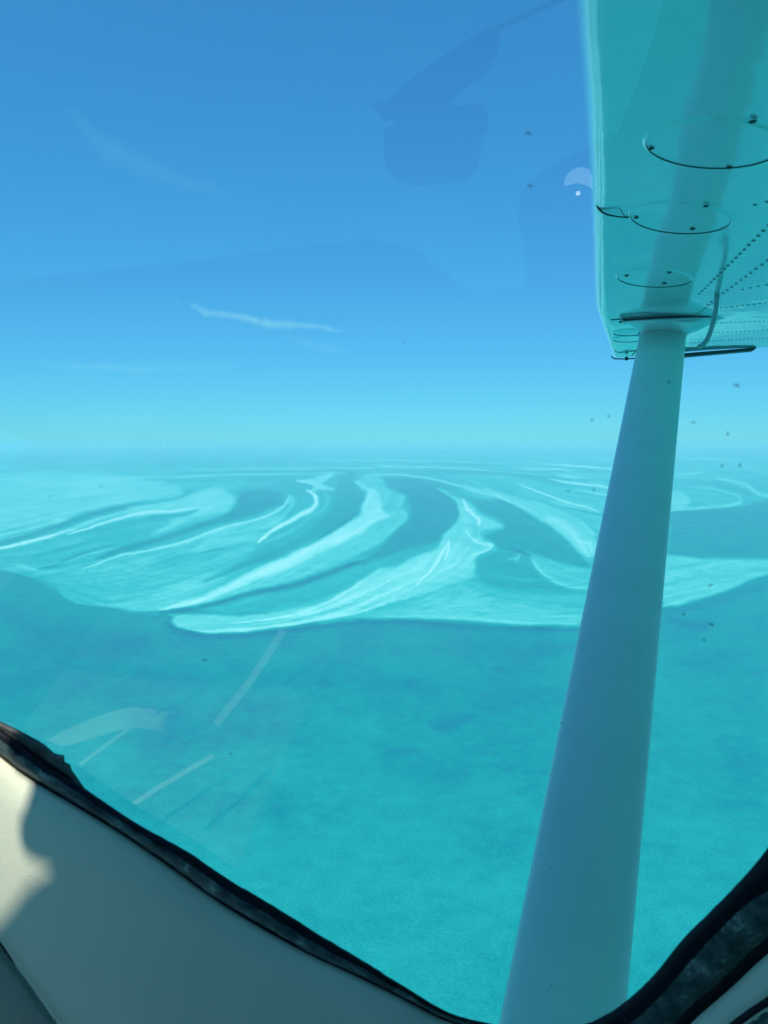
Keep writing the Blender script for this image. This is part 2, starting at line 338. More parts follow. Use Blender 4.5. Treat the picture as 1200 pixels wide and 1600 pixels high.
    st = np.zeros(u.shape); st[sel] = acc / cnt * 0.34 + acc2 / cnt * 0.26
    s = s + env * st * (0.55 + 0.45 * smooth01((s - 0.25) / 0.3))
    far = smooth01((765 - v) / 30.0)
    s = s + far * 0.12 * fbm(u / 220, (v - 690) / 4.0 * (1 + 18.0 / np.maximum(v - 688, 3)), 3, 40)
    fg = 1 - env
    s = s + fg * (0.10 * fbm(u / 130, v / 60, 4, 51) + 0.05 * fbm(u / 34, v / 15, 4, 57)) + fg * 0.05 * smooth01((v - 1050) / 350.0)
    g = Field(u, v, s)
    for pts, w, a in (([(670, 1130), (705, 1128), (735, 1120)], 14, .45), ([(680, 1140), (720, 1135)], 7, .4), ([(770, 1045), (800, 1046)], 7, .4), ([(620, 1020), (700, 1012), (800, 1018), (900, 1010)], 22, .3),
                      ([(0, 950), (60, 990), (140, 1010), (230, 1000)], 26, .35), ([(600, 1180), (650, 1172)], 9, .3), ([(380, 1110), (450, 1100)], 12, .2), ([(1040, 965), (1090, 980), (1110, 975)], 8, .5),
                      ([(560, 1080), (620, 1068), (680, 1080)], 12, .25)):
        g.stroke(pts, 0.04, w, w, a)
    g.stroke([(300, 1330), (500, 1420), (640, 1500), (700, 1600)], 0.32, 90, 90, .5)
    return np.clip(g.f, 0, 1)

def build_sea():
    # rings by depression angle, spokes by bearing; fine inside the view, coarse behind
    fine = np.arange(-42, 42, 0.075); coarse = np.arange(42, 318, 2.0)
    bear = np.radians(np.concatenate([fine, coarse]))           # relative to the view heading, clockwise
    dip = []
    a = 0.34                                                     # degrees; the sea ends ~67 km out, at the horizon
    while a < 16: dip.append(a); a += 0.05 if a < 3 else 0.058
    while a < 48: dip.append(a); a += 0.13
    while a < 88: dip.append(a); a += 2.0
    dip = np.radians(np.array(dip)); nr, nb = len(dip), len(bear)
    rad = ALT / np.tan(dip)
    Rr, Bb = np.meshgrid(rad, bear, indexing='ij')
    heading = -YAW                                               # clockwise from +Y
    X = Rr * np.sin(Bb + heading); Y = Rr * np.cos(Bb + heading)
    P = np.stack([X.ravel(), Y.ravel(), np.full(X.size, -ALT)], 1)
    dep = P @ fwd; lat = P @ rgt; ver = P @ upv
    ok = dep > 50
    dd = np.where(ok, dep, 1e9)
    u = np.where(ok, CX + F * lat / dd, -5000); v = np.where(ok, CY - F * ver / dd, 3000)
    u = np.clip(u, -5000, 6000); v = np.clip(v, 0, 4000)
    s = sand_field(u, v)
    s = np.where(ok, s, 0.25)
    centre = len(P); P = np.vstack([P, [[0, 0, -ALT]]]); s = np.append(s, 0.22)
    i, j = np.meshgrid(np.arange(nr - 1), np.arange(nb), indexing='ij'); j2 = (j + 1) % nb
    quads = np.stack([i * nb + j, i * nb + j2, (i + 1) * nb + j2, (i + 1) * nb + j], -1).reshape(-1, 4)
    jj = np.arange(nb); tris = np.stack([(nr - 1) * nb + jj, (nr - 1) * nb + (jj + 1) % nb, np.full(nb, centre)], -1)
    me = bpy.data.meshes.new('sea')
    me.vertices.add(len(P)); me.vertices.foreach_set('co', P.astype(np.float32).ravel())
    nl = quads.size + tris.size; me.loops.add(nl); me.loops.foreach_set('vertex_index', np.concatenate([quads.ravel(), tris.ravel()]).astype(np.int32))
    npoly = len(quads) + len(tris); me.polygons.add(npoly)
    ls = np.concatenate([np.arange(len(quads)) * 4, quads.size + np.arange(len(tris)) * 3]).astype(np.int32)
    me.polygons.foreach_set('loop_start', ls)
    me.update(calc_edges=True); me.validate()
    if me.polygons[0].normal.z < 0: me.flip_normals()
    at = me.attributes.new('sand', 'FLOAT', 'POINT'); at.data.foreach_set('value', s.astype(np.float32))
    me.materials.append(sea_material())
    ob = link(bpy.data.objects.new('sea', me)); ob['kind'] = 'structure'
    return ob

def sea_material():
    m, n, l, p = new_mat('shallow_sea')
    a = n.new('ShaderNodeAttribute'); a.attribute_name = 'sand'
    tc = n.new('ShaderNodeTexCoord')
    # metre-scale mottling (wavelets, sea-grass, ripples)
    t1 = n.new('ShaderNodeTexNoise'); t1.inputs['Scale'].default_value = 0.05; t1.inputs['Detail'].default_value = 6; t1.inputs['Roughness'].default_value = 0.65
    t2 = n.new('ShaderNodeTexNoise'); t2.inputs['Scale'].default_value = 0.35; t2.inputs['Detail'].default_value = 5; t2.inputs['Roughness'].default_value = 0.7
    for t in (t1, t2): l.new(tc.outputs['Object'], t.inputs['Vector'])
    def math_(op, x, y):
        k = n.new('ShaderNodeMath'); k.operation = op
        for i, q in enumerate((x, y)):
            if isinstance(q, (int, float)): k.inputs[i].default_value = q
            else: l.new(q, k.inputs[i])
        return k.outputs[0]
    m1 = math_('MULTIPLY', math_('SUBTRACT', t1.outputs[0], 0.5), 0.26)
    m2 = math_('MULTIPLY', math_('SUBTRACT', t2.outputs[0], 0.5), 0.5)
    val = math_('ADD', a.outputs['Fac'], math_('ADD', m1, m2))
    r = n.new('ShaderNodeValToRGB'); cr = r.color_ramp
    stops = [(0.0, (0.002, 0.155, 0.25)), (0.10, (0.003, 0.225, 0.30)), (0.22, (0.004, 0.33, 0.312)), (0.50, (0.035, 0.52, 0.455)), (0.66, (0.20, 0.72, 0.60)), (0.82, (0.46, 0.87, 0.73)), (1.0, (0.80, 0.97, 0.84))]
    while len(cr.elements) < len(stops): cr.elements.new(0.5)
    for e, (q, c) in zip(cr.elements, stops): e.position = q; e.color = (*c, 1)
    l.new(val, r.inputs[0]); l.new(r.outputs[0], p.inputs['Base Color'])
    p.inputs['Roughness'].default_value = 0.35; p.inputs['Specular IOR Level'].default_value = 0.18; p.inputs['IOR'].default_value = 1.33
    w = n.new('ShaderNodeTexNoise'); w.inputs['Scale'].default_value = 0.8; w.inputs['Detail'].default_value = 4
    l.new(tc.outputs['Object'], w.inputs['Vector'])
    b = n.new('ShaderNodeBump'); b.inputs['Strength'].default_value = 0.35; b.inputs['Distance'].default_value = 0.5
    l.new(w.outputs[0], b.inputs['Height']); l.new(b.outputs[0], p.inputs['Normal'])
    return m

sea = build_sea()

# ------------------------------------------------------------------ haze: one closed box, the sky outside
def build_haze():
    s = 72000.0; z0, z1 = -ALT - 1.0, 4.0
    vs = [(x, y, z) for z in (z0, z1) for x, y in ((-s, -s), (s, -s), (s, s), (-s, s))]
    fs = [(3, 2, 1, 0), (4, 5, 6, 7), (0, 1, 5, 4), (1, 2, 6, 5), (2, 3, 7, 6), (3, 0, 4, 7)]
    m = bpy.data.materials.new('haze_air'); m.use_nodes = True; n = m.node_tree.nodes; n.clear()
    o = n.new('ShaderNodeOutputMaterial'); v = n.new('ShaderNodeVolumePrincipled')
    v.inputs['Color'].default_value = (0.60, 0.89, 0.96, 1); v.inputs['Density'].default_value = 1 / 16000.0; v.inputs['Anisotropy'].default_value = -0.2
    m.node_tree.links.new(v.outputs[0], o.inputs['Volume'])
    ob = mesh_obj('haze', vs, fs, m, smooth=False); ob['kind'] = 'stuff'
    ob['label'] = 'pale blue sea haze thickening towards the horizon'; ob['category'] = 'haze'
    return ob
build_haze()

# ------------------------------------------------------------------ the wisp of cloud
def cloud_wisp(name, pix, dist, label, dens, seed):
    rnd = random.Random(seed); q = catmull([(a, b) for a, b, w in pix], 6); ws = [x[0] for x in catmull([(w, 0) for a, b, w in pix], 6)]
    k = dist / F; vs, fs = [], []
    pts = [ray(x, y).normalized() * dist for x, y in q]
    rad = [max(0.3, w) * k * (1 + 0.35 * mnoise.noise(Vector((i * 0.35, seed, 0)))) for i, w in enumerate(ws)]
    rad[0] = rad[-1] = k * 0.3
    def puff(scale, amp):
        v1, f1 = tube(pts, [r * scale for r in rad], 14, 1.0)
        return [Vector(v) + mnoise.noise_vector(Vector(v) / (16 * k)) * (amp * k) + mnoise.noise_vector(Vector(v) / (5 * k)) * (amp * .4 * k) for v in v1], f1
    def vap(d):
        m = bpy.data.materials.new('cloud_vapour'); m.use_nodes = True; n = m.node_tree.nodes; l = m.node_tree.links; n.clear()
        o = n.new('ShaderNodeOutputMaterial'); v = n.new('ShaderNodeVolumePrincipled'); v.inputs['Color'].default_value = (1, 1, 1, 1)
        v.inputs['Density'].default_value = d / k; v.inputs['Anisotropy'].default_value = -0.3
        l.new(v.outputs[0], o.inputs['Volume']); return m
    out, f1 = puff(1.55, 3.5); m = vap(dens * .35)
    ob = mesh_obj(name, out, f1, m); fix_normals(ob); ob['label'] = label; ob['category'] = 'cloud'
    for sc_, am, dd in ((1.1, 3.0, .5), (.62, 2.6, .8)):
        o2, f2 = puff(sc_, am); c2 = mesh_obj('cloud_core', o2, f2, vap(dens * dd), ob); fix_normals(c2)
    return ob
cloud_wisp('cloud', [(296, 475, 1), (306, 480, 4), (320, 487, 4.5), (338, 492, 4), (362, 494, 4.5), (385, 496, 5), (400, 502, 5), (420, 507, 6), (445, 508, 5), (470, 509, 4.5), (500, 511, 4), (520, 515, 3), (540, 517, 1)],
           30000, 'thin white wisp of cloud drawn out across the blue sky above the sea', 0.032, 2)
cloud_wisp('cloud', [(95, 160, 2), (130, 195, 9), (170, 232, 13), (230, 262, 12), (300, 288, 9), (345, 300, 6), (380, 325, 2)], 34000, 'very faint veil of high cloud in the upper left of the sky', 0.0019, 5)
cloud_wisp('cloud', [(60, 566, 1), (110, 572, 4), (170, 574, 5), (240, 578, 4), (330, 574, 3), (400, 566, 1)], 38000, 'faint low streak of cloud just above the sea haze on the left', 0.010, 9)
cloud_wisp('cloud', [(430, 520, 1), (470, 534, 5), (510, 545, 6), (545, 548, 2)], 33000, 'small faint puff just below the long wisp of cloud', 0.006, 12)

# ================================================================== THE AIRCRAFT
plane = bpy.data.objects.new('airplane', None); link(plane); plane.location = (0, 0, 0)
plane['label'] = 'white high wing light aircraft seen from its cabin, wing and strut outside the window'; plane['category'] = 'airplane'

white = simple_mat('white_wing_paint', (0.92, 0.80, 0.84), 0.16, 0.9, coat=1.0, bump=1.0, bscale=4.5, vary=0.03, vscale=9, ior=1.6)
white_strut = simple_mat('white_strut_paint', (0.90, 0.82, 0.74), 0.30, 0.6, bump=0.03, bscale=14, vary=0.03, vscale=12)
seam_mat = simple_mat('dark_seam_sealant', (0.02, 0.03, 0.035), 0.6)
rubber = simple_mat('black_rubber', (0.006, 0.006, 0.016), 0.6, 0.3, bump=0.5, bscale=160)
metal = simple_mat('dull_metal', (0.35, 0.36, 0.36), 0.35, metal=0.9)

# ---- wing: under surface is the plane z = H0 + DI*y
H0, DI = 0.352, 0.004
UK = 0.175                                                           # the under surface slopes up towards the nose, less so near the tip
def belly(x, y):
    k = (y - 1.5) / 1.8; k = UK - (UK + 0.07) * min(1, max(0, k))
    return k * ((0.15 + 0.30 - x) if x < 0.3 else (0.6 - x) ** 2 / 0.6 if x < 0.6 else 0.0)
def surf(x, y): return H0 + DI * y + belly(x, y)
def on_wing(px, py, lift=0.0):
    d = ray(px, py); b_ = 0.0
    for _ in range(60):
        t = (H0 + b_ - lift) / (d.z - DI * d.y); b_ = 0.5 * b_ + 0.5 * belly(max(-0.05, d.x * t), d.y * t)
    return d * t
YROOT, YBRK, YTIP = 0.47, on_wing(934, 490).y, on_wing(957, 560).y
def wing_section(y, chord, thick, x0, zbase, scale_nose=1.0):
    pts = []
    r = 0.030 * scale_nose
    lower = []
    # flat under surface from trailing edge forward, soft nose, arched top back to the trailing edge
    for k in range(25):
        xx = chord * (1 - k / 24.0 * 0.975); lower.append((x0 + xx, belly(x0 + xx, y)))
    zn = lower[-1][1]
    nose = []
    for k in range(1, 10):
        an = k / 9.0 * math.pi * 0.5; nose.append((x0 + chord * 0.025 * (1 - math.sin(an)), zn + r * (1 - math.cos(an)) * 1.6))
    top = []
    for k in range(1, 13):
        s = k / 12.0; top.append((x0 + chord * s, (zn * (1 - s)) + r * 1.6 + thick * (math.sin(min(1, s * 1.9) * math.pi / 2) if s < .52 else math.cos((s - .52) / .48 * math.pi / 2 * 0.97)) - r * 1.6 * s))
    return [Vector((x, y, zbase + DI * y + z)) for x, z in lower + nose + top]
def build_wing():
    le = [(YROOT, -0.046), (on_wing(928, 200).y, -0.034), (on_wing(930, 300).y, -0.032), (YBRK, on_wing(934, 490).x - 0.010), (YTIP, on_wing(957, 560).x)]
    secs = []
    for k in range(19):
        y = YROOT + (YBRK - YROOT) * k / 13 if k < 14 else YBRK + (YTIP - YBRK) * (k - 13) / 5
        for (ya, xa), (yb, xb) in zip(le, le[1:]):
            if y <= yb + 1e-6: break
        x0 = xa + (xb - xa) * (y - ya) / (yb - ya); q = max(0, (y - YBRK) / (YTIP - YBRK))
        secs.append(wing_section(y, 1.62 - 0.25 * q, 0.17 - 0.12 * q, x0, H0, 1 - .5 * q))
    n = len(secs[0]); vs = [p for s in secs for p in s]; fs = []
    for i in range(len(secs) - 1):
        for j in range(n):
            k = (j + 1) % n; fs.append((i * n + j, i * n + k, (i + 1) * n + k, (i + 1) * n + j))
    fs.append(tuple(range(n))); fs.append(tuple((len(secs) - 1) * n + j for j in range(n)))
    ob = mesh_obj('wing', vs, fs, white, plane); fix_normals(ob)
    md = ob.modifiers.new('edge', 'EDGE_SPLIT'); md.split_angle = R(38)
    return ob
wing = build_wing(); wing['label'] = 'glossy white wing underside with round inspection covers'

def disc_ring(c, r, name, screws, parent, lift=0.0015):
    """round cover plate with a dark joint round its rim and sunk screws"""
    ez = Vector((0, -DI, 1)).normalized(); ex = Vector((1, 0, 0)); ey = ez.cross(ex)
    vs, fs, mi = [], [], []
    seg = 72
    def ring(rad, dz):
        b = len(vs)
        for i in range(seg):
            a = 2 * math.pi * i / seg; q = c + ex * (rad * math.cos(a)) + ey * (rad * math.sin(a)); q.z = surf(q.x, q.y) - dz; vs.append(q)
        return b
    def bridge(a, b, m):
        for i in range(seg):
            j = (i + 1) % seg; fs.append((a + i, a + j, b + j, b + i)); mi.append(m)
    r0 = ring(r + 0.006, -0.001); r1 = ring(r + 0.0012, 0.0028); r2 = ring(r + 0.0004, 0.0030); r3 = ring(r - 0.0002, 0.0014); r4 = ring(r - 0.004, 0.0018)
    bridge(r0, r1, 0); bridge(r1, r2, 0); bridge(r2, r3, 1); bridge(r3, r4, 0)
    rr_ = [r4]
    for q_ in (.75, .5, .25): rr_.append(ring((r - .004) * q_, 0.0018)); bridge(rr_[-2], rr_[-1], 0)
    fs.append(tuple(rr_[-1] + i for i in range(seg))); mi.append(0)
    ob = mesh_obj(name, vs, fs, [white, seam_mat], parent, smooth=False, midx=mi)
    for (sx, sy, sr) in screws:
        sr *= 0.8
        p = on_wing(sx, sy, 0.003); q = []
        b, f = [], []
        for i in range(14):
            a = 2 * math.pi * i / 14; b.append(p + ex * sr * math.cos(a) + ey * sr * math.sin(a))
        for i in range(14):
            a = 2 * math.pi * i / 14; b.append(p + ex * sr * .6 * math.cos(a) + ey * sr * .6 * math.sin(a) - ez * 0.0015)
        for i in range(14):
            j = (i + 1) % 14; f.append((i, j, 14 + j, 14 + i))
        f.append(tuple(range(14, 28)))
        # a screw belongs to its cover: merge into the cover's mesh
        me = ob.data; o2 = len(me.vertices)
        vs += b; fs += [tuple(o2 + k for k in ff) for ff in f]; mi += [1] * len(f)
        me2 = bpy.data.meshes.new(name); me2.from_pydata([tuple(v) for v in vs], [], fs)
        me2.materials.append(white); me2.materials.append(seam_mat); me2.polygons.foreach_set('material_index', mi); me2.update()
        ob.data = me2; bpy.data.meshes.remove(me)
    return ob
disc_ring(on_wing(1112, 226), 0.087, 'inspection_cover', [(1017, 232, .0062), (1139, 262, .0062), (1176, 190, .0066)], wing)
disc_ring(on_wing(1061, 340), 0.087, 'inspection_cover', [(994, 340, .006), (1082, 358, .0068), (1103, 322, .0068)], wing)
disc_ring(on_wing(1022, 434), 0.0855, 'inspection_cover', [(979, 431, .007), (1038, 443, .0075), (1046, 426, .007)], wing)
disc_ring(on_wing(985, 519), 0.055, 'inspection_cover', [], wing)
disc_ring(on_wing(986, 529), 0.060, 'inspection_cover', [], wing)

def wing_line(name, pix, r, mat_, lift=0.001):
    pts = [on_wing(x, y, lift) for x, y in catmull(pix, 6)]
    v, f = tube(pts, r, 6); return mesh_obj(name, v, f, mat_, wing)
# skin joint running from the nose of the wing to the second cover
YC = on_wing(985, 340).y
def at_span(px, py, Y, near=0.985): d = ray(px, py); return d * (Y / d.y * near)
jp = [at_span(x, y, YC) for x, y in catmull([(930.5, 315), (935, 325), (942, 332), (952, 336), (965, 338.5)], 4)] + [on_wing(976, 339.6, .001), on_wing(986, 340, .001)]
v_, f_ = tube(jp, [0.0028 - 0.0017 * i / (len(jp) - 1) for i in range(len(jp))], 6)
mesh_obj('skin_joint', v_, f_, seam_mat, wing)
wing_line('skin_joint', [(955, 500), (970, 499), (985, 500), (1000, 501)], 0.0014, seam_mat)
wing_line('skin_joint', [(987, 557), (994, 548), (1000, 541)], 0.0014, seam_mat)
# stall-warning tab on the nose
v_, f_ = tube([at_span(x, y, YC) for x, y in ((929.5, 304), (930.5, 309), (932, 315), (934.5, 322))], [0.0008, 0.0032, 0.0036, 0.0008], 10, 1.0, Vector((0, 1, 0)))
mesh_obj('stall_tab', v_, f_, rubber, wing)

def rivets(name, rows):
    vs, fs = [], []
    ez = Vector((0, -DI, 1)).normalized()
    for (a, b, k, r) in rows:
        A, B = on_wing(*a), on_wing(*b)
        for i in range(k):
            p = A.lerp(B, i / (k - 1)); o = len(vs)
            for rr, dz in ((r, 0.0002), (r * .75, 0.0012), (r * .3, 0.0016)):
                for s in range(8):
                    an = s * math.pi / 4; vs.append(p + Vector((rr * math.cos(an), rr * math.sin(an), 0)) - ez * dz)
            for q in (0, 8):
                for s in range(8):
                    t = (s + 1) % 8; fs.append((o + q + s, o + q + t, o + q + 8 + t, o + q + 8 + s))
            fs.append(tuple(o + 16 + s for s in range(8)))
    return mesh_obj(name, vs, fs, rivet_mat, wing)
rivet_mat = simple_mat('rivet_grey_paint', (0.22, 0.25, 0.26), 0.4)
rv = rivets('rivet_rows', [((1210, 344), (1093, 459), 20, .0042), ((1230, 385), (1106, 476), 17, .0042), ((1225, 500), (1105, 505), 17, .004), ((1225, 470), (1110, 483), 14, .004),
                           ((1180, 320), (1260, 300), 5, .004), ((1120, 470), (1075, 500), 14, .003), ((1230, 527), (1080, 535), 26, .003), ((1225, 440), (1160, 452), 6, .004), ((1110, 520), (1240, 514), 20, .003)])
rv['kind'] = 'stuff'

# dark strip along the outer edge: the tip's shaded side, put into the colour
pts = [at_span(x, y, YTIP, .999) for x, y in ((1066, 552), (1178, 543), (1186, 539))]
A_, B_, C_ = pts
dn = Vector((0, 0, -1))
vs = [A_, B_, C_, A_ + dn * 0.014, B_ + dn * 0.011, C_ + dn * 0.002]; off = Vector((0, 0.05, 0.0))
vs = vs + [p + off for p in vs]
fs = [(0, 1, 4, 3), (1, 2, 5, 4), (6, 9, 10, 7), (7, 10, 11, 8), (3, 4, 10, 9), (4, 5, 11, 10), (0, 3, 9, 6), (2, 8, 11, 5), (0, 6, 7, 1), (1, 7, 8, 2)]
ob = mesh_obj('tip_shade_strip', vs, fs, simple_mat('painted_tip_shade', (0.05, 0.06, 0.07), 0.5), wing, smooth=False); fix_normals(ob)
v_, f_ = tube([at_span(955, 557, YTIP), at_span(960, 560.5, YTIP), at_span(975, 561, YTIP), at_span(1002, 559.5, YTIP)], 0.0028, 6); mesh_obj('tip_seam', v_, f_, seam_mat, wing)
v_, f_ = tube([at_span(979, 557.5, YTIP), at_span(979, 563, YTIP)], 0.006, 8); mesh_obj('tip_bolt', v_, f_, seam_mat, wing)

# the opposite wing, out of the picture but shading the sea side of the cabin
w2 = wing.copy(); w2.data = wing.data; link(w2, plane); w2.scale = (1, -1, 1); w2.location = (0, -0.4, 0); w2['label'] = 'far side wing of the same aircraft'

# ---- strut
def strut_axis():
    top = on_wing(1038, 505); d0 = top.dot(Vector(fwd)); w0 = 69.0
    d1 = d0 * w0 / 192.0
    bot = ray(877, 1600) * d1
    return top, bot
S_TOP, S_BOT = strut_axis()
ax = (S_BOT - S_TOP).normalized()
mid = (S_TOP + S_BOT) / 2
chord_dir = Vector((1, 0, 0)); chord_dir = (chord_dir - ax * chord_dir.dot(ax)).normalized()
thick_dir = ax.cross(chord_dir).normalized()
W = 0.90 * 69.0 / F * S_TOP.dot(Vector(fwd)) / max(0.3, abs(chord_dir.dot(Vector(rgt))))
def strut_ring(p, c, t, n=40, cd=None, td=None):
    cd = cd or chord_dir; td = td or thick_dir; out = []
    for i in range(n):
        a = 2 * math.pi * i / n; ca, sa = math.cos(a), math.sin(a)
        x = ca; y = sa * (0.62 + 0.38 * -ca if False else 1) 
        # blunt nose forward (-X), finer tail aft
        tt = abs(sa) ** (0.9 if ca < 0 else 1.25) * (1 if sa > 0 else -1)
        out.append(p + cd * (c * 0.5 * x) + td * (t * 0.5 * tt))
    return out
def loft(rings, name, m, parent, caps=True):
    n = len(rings[0]); vs = [p for r in rings for p in r]; fs = []
    for i in range(len(rings) - 1):
        for j in range(n):
            k = (j + 1) % n; fs.append((i * n + j, i * n + k, (i + 1) * n + k, (i + 1) * n + j))
    if caps: fs.append(tuple(range(n))[::-1]); fs.append(tuple((len(rings) - 1) * n + j for j in range(n)))
    ob = mesh_obj(name, vs, fs, m, parent); fix_normals(ob); return ob
def tt_for(py):                                                     # point of the axis that shows at that height
    lo, hi = 0.0, 1.6
    for _ in range(40):
        m_ = (lo + hi) / 2; p = S_TOP.lerp(S_BOT, m_); y = CY - F * p.dot(Vector(upv)) / p.dot(Vector(fwd))
        if y < py: lo = m_
        else: hi = m_
    return lo
t1 = tt_for(523)
rings = [strut_ring(S_TOP.lerp(S_BOT, t1 + (1.12 - t1) * k / 12), W, W * 0.36) for k in range(13)]
strut = loft(rings, 'wing_strut', white_strut, plane); strut['label'] = 'smooth white streamlined strut bracing the wing'
# flared fairing where it meets the wing
ez = Vector((0, -DI, 1)).normalized(); flat_t = Vector((0, 1, DI)).normalized()
base = on_wing(1052, 499.5, 0.003); rings = []
for k in range(12):
    s = k / 11.0                                                    # 0 at the wing, 1 on the strut
    e = (1 - s) ** 2.6
    p = base.lerp(S_TOP.lerp(S_BOT, t1 + .004), s) + (S_TOP.lerp(S_BOT, t1) - base) * 0.0
    cd = chord_dir.lerp(Vector((1, 0, 0)), e).normalized(); td = thick_dir.lerp(flat_t, e).normalized()
    rings.append(strut_ring(p, W * (1.03 + 1.30 * e), W * (0.40 + 0.35 * e), 40, cd, td))
fair = loft(rings, 'strut_fairing', white, strut)
v_, f_ = tube(strut_ring(S_TOP.lerp(S_BOT, t1), W * 1.035, W * .40, 60) + [strut_ring(S_TOP.lerp(S_BOT, t1), W * 1.035, W * .40, 60)[0]], 0.0014, 6); mesh_obj('fairing_joint', v_, f_, seam_mat, strut)
ringb = rings[0]; v_, f_ = tube(ringb + [ringb[0]], 0.0022, 6); mesh_obj('fairing_flange', v_, f_, seam_mat, strut)

# fuel vent behind the strut
a0 = on_wing(1119, 458); dv = a0.dot(Vector(fwd))
vp = [a0 + Vector((0, 0, .01))] + [ray(x, y) * dv for x, y in catmull([(1120, 462), (1119, 478), (1115, 500), (1109, 521), (1101, 536), (1091, 542.5)], 5)]
v_, f_ = tube(vp, 0.0062, 10); vent = mesh_obj('fuel_vent', v_, f_, simple_mat('grey_painted_tube', (0.42, 0.45, 0.46), 0.4), plane)
vent['label'] = 'thin curved grey vent tube hanging behind the strut'
v_, f_ = tube([a0, a0 + Vector((0, 0, -.006))], 0.016, 16); mesh_obj('mounting_flange', v_, f_, rivet_mat, vent)

# ---- the window
TILT = R(17); PN = Vector((0, -math.cos(TILT), -math.sin(TILT)))      # pane normal, towards the cabin
P0 = Vector((0, 0.40, 0))
def on_pane(px, py, o=0.0):
    d = ray(px, py); t = (P0 + PN * o).dot(PN) / d.dot(PN); return d * t
def mirrored(px, py, D):
    """the cabin point whose reflection in the pane shows along this sight line, D metres behind the pane"""
    h = on_pane(px, py, 0.004); d = ray(px, py).normalized(); r = d - PN * (2 * d.dot(PN)); return h + r * D

ST = [((-80, 1095), (-90, 1110), (-98, 1124), (-102, 1130)), ((0, 1140), (-8, 1152), (-16, 1166), (-20, 1170)), ((60, 1182), (52, 1194), (42, 1208), (38, 1212)),
      ((130, 1230), (123, 1240), (113, 1252), (110, 1255)), ((208, 1283), (202, 1292), (194, 1302), (192, 1305)), ((292, 1330), (283, 1342), (273, 1356), (271, 1359)),
      ((354, 1372), (345, 1385), (334, 1400), (332, 1403)), ((417, 1409), (408, 1423), (396, 1438), (394, 1442)), ((500, 1461), (492, 1474), (482, 1487), (480, 1490)),
      ((567, 1501), (562, 1511), (555, 1521), (553, 1524)), ((635, 1543), (631, 1550), (627, 1556), (625, 1559)), ((700, 1581), (698, 1586), (695, 1591), (693, 1594)),
      ((770, 1600), (769, 1606), (768, 1614), (768, 1618)), ((850, 1611), (851, 1628), (853, 1650), (854, 1656)), ((918, 1599), (938, 1622), (964, 1650), (975, 1664)),
      ((973, 1568), (995, 1592), (1030, 1622), (1044, 1634)), ((1020, 1525), (1042, 1545), (1074, 1577), (1089, 1590)), ((1067, 1467), (1092, 1488), (1126, 1532), (1141, 1545)),
      ((1107, 1427), (1130, 1448), (1166, 1492), (1181, 1507)), ((1153, 1380), (1172, 1408), (1206, 1458), (1222, 1472)), ((1200, 1325), (1224, 1368), (1258, 1414), (1272, 1428))]
HID = [(1310, 1180), (1400, 980), (1430, 600), (1420, 100), (1330, -150), (1050, -240), (500, -260), (-200, -240), (-520, -120), (-640, 200), (-600, 600), (-430, 880), (-220, 1010)]
ctr = np.array([420.0, 500.0])
for h in HID:
    a = np.array(h, float); ST.append((tuple(a),) + tuple(tuple(ctr + (a - ctr) * k) for k in (1.025, 1.06, 1.075)))
def closed(k, sub=8):
    pts = [np.array(s[k], float) for s in ST]; n = len(pts)
    ext = [pts[-1]] + pts + [pts[0], pts[1]]; out = []
    for i in range(1, n + 1):
        a, b_, c, d = ext[i - 1], ext[i], ext[i + 1], ext[i + 2]
        for j in range(sub):
            t = j / sub; out.append(0.5 * ((2 * b_) + (c - a) * t + (2 * a - 5 * b_ + 4 * c - d) * t * t + (3 * b_ - a - 3 * c + d) * t ** 3))
    return out
L = [closed(k) for k in range(4)]; NL = len(L[0])
def rag(i, s, amp): return amp * mnoise.noise(Vector((i * s, amp * 3.1, s)))
def loops_mesh(name, loops, mats, midx, parent):
    n = len(loops[0]); vs = [p for lp in loops for p in lp]; fs, mi = [], []
    for a in range(len(loops) - 1):
        for j in range(n):
            k = (j + 1) % n; fs.append((a * n + j, a * n + k, (a + 1) * n + k, (a + 1) * n + j)); mi.append(midx[a])
    ob = mesh_obj(name, vs, fs, mats, parent, midx=mi); return ob
def mixl(a, b_, t): return [p * (1 - t) + q * t for p, q in zip(a, b_)]
def lift_loop(lp, o, amp=0.0, s=0.7, jit=0.0):
    return [on_pane(p[0] + rag(i, s, jit), p[1] + rag(i + 99, s, jit), o + rag(i, s * 1.3, amp)) for i, p in enumerate(lp)]

def dirty_mat():
    m, n, l, p = new_mat('weathered_seal'); tc = n.new('ShaderNodeTexCoord')
    t = n.new('ShaderNodeTexNoise'); t.inputs['Scale'].default_value = 55; t.inputs['Detail'].default_value = 6; t.inputs['Roughness'].default_value = 0.7
    r = n.new('ShaderNodeValToRGB'); cr = r.color_ramp; cr.elements[0].position = 0.36; cr.elements[0].color = (0.02, 0.04, 0.045, 1); cr.elements[1].position = 0.58; cr.elements[1].color = (0.13, 0.20, 0.19, 1)
    e = cr.elements.new(0.72); e.color = (0.65, 0.72, 0.60, 1)
    l.new(tc.outputs['Object'], t.inputs['Vector']); l.new(t.outputs[0], r.inputs[0]); l.new(r.outputs[0], p.inputs['Base Color'])
    b_ = n.new('ShaderNodeBump'); b_.inputs['Strength'].default_value = 0.8; b_.inputs['Distance'].default_value = 0.002
    l.new(t.outputs[0], b_.inputs['Height']); l.new(b_.outputs[0], p.inputs['Normal']); p.inputs['Roughness'].default_value = 0.55
    return m
dirty = dirty_mat()
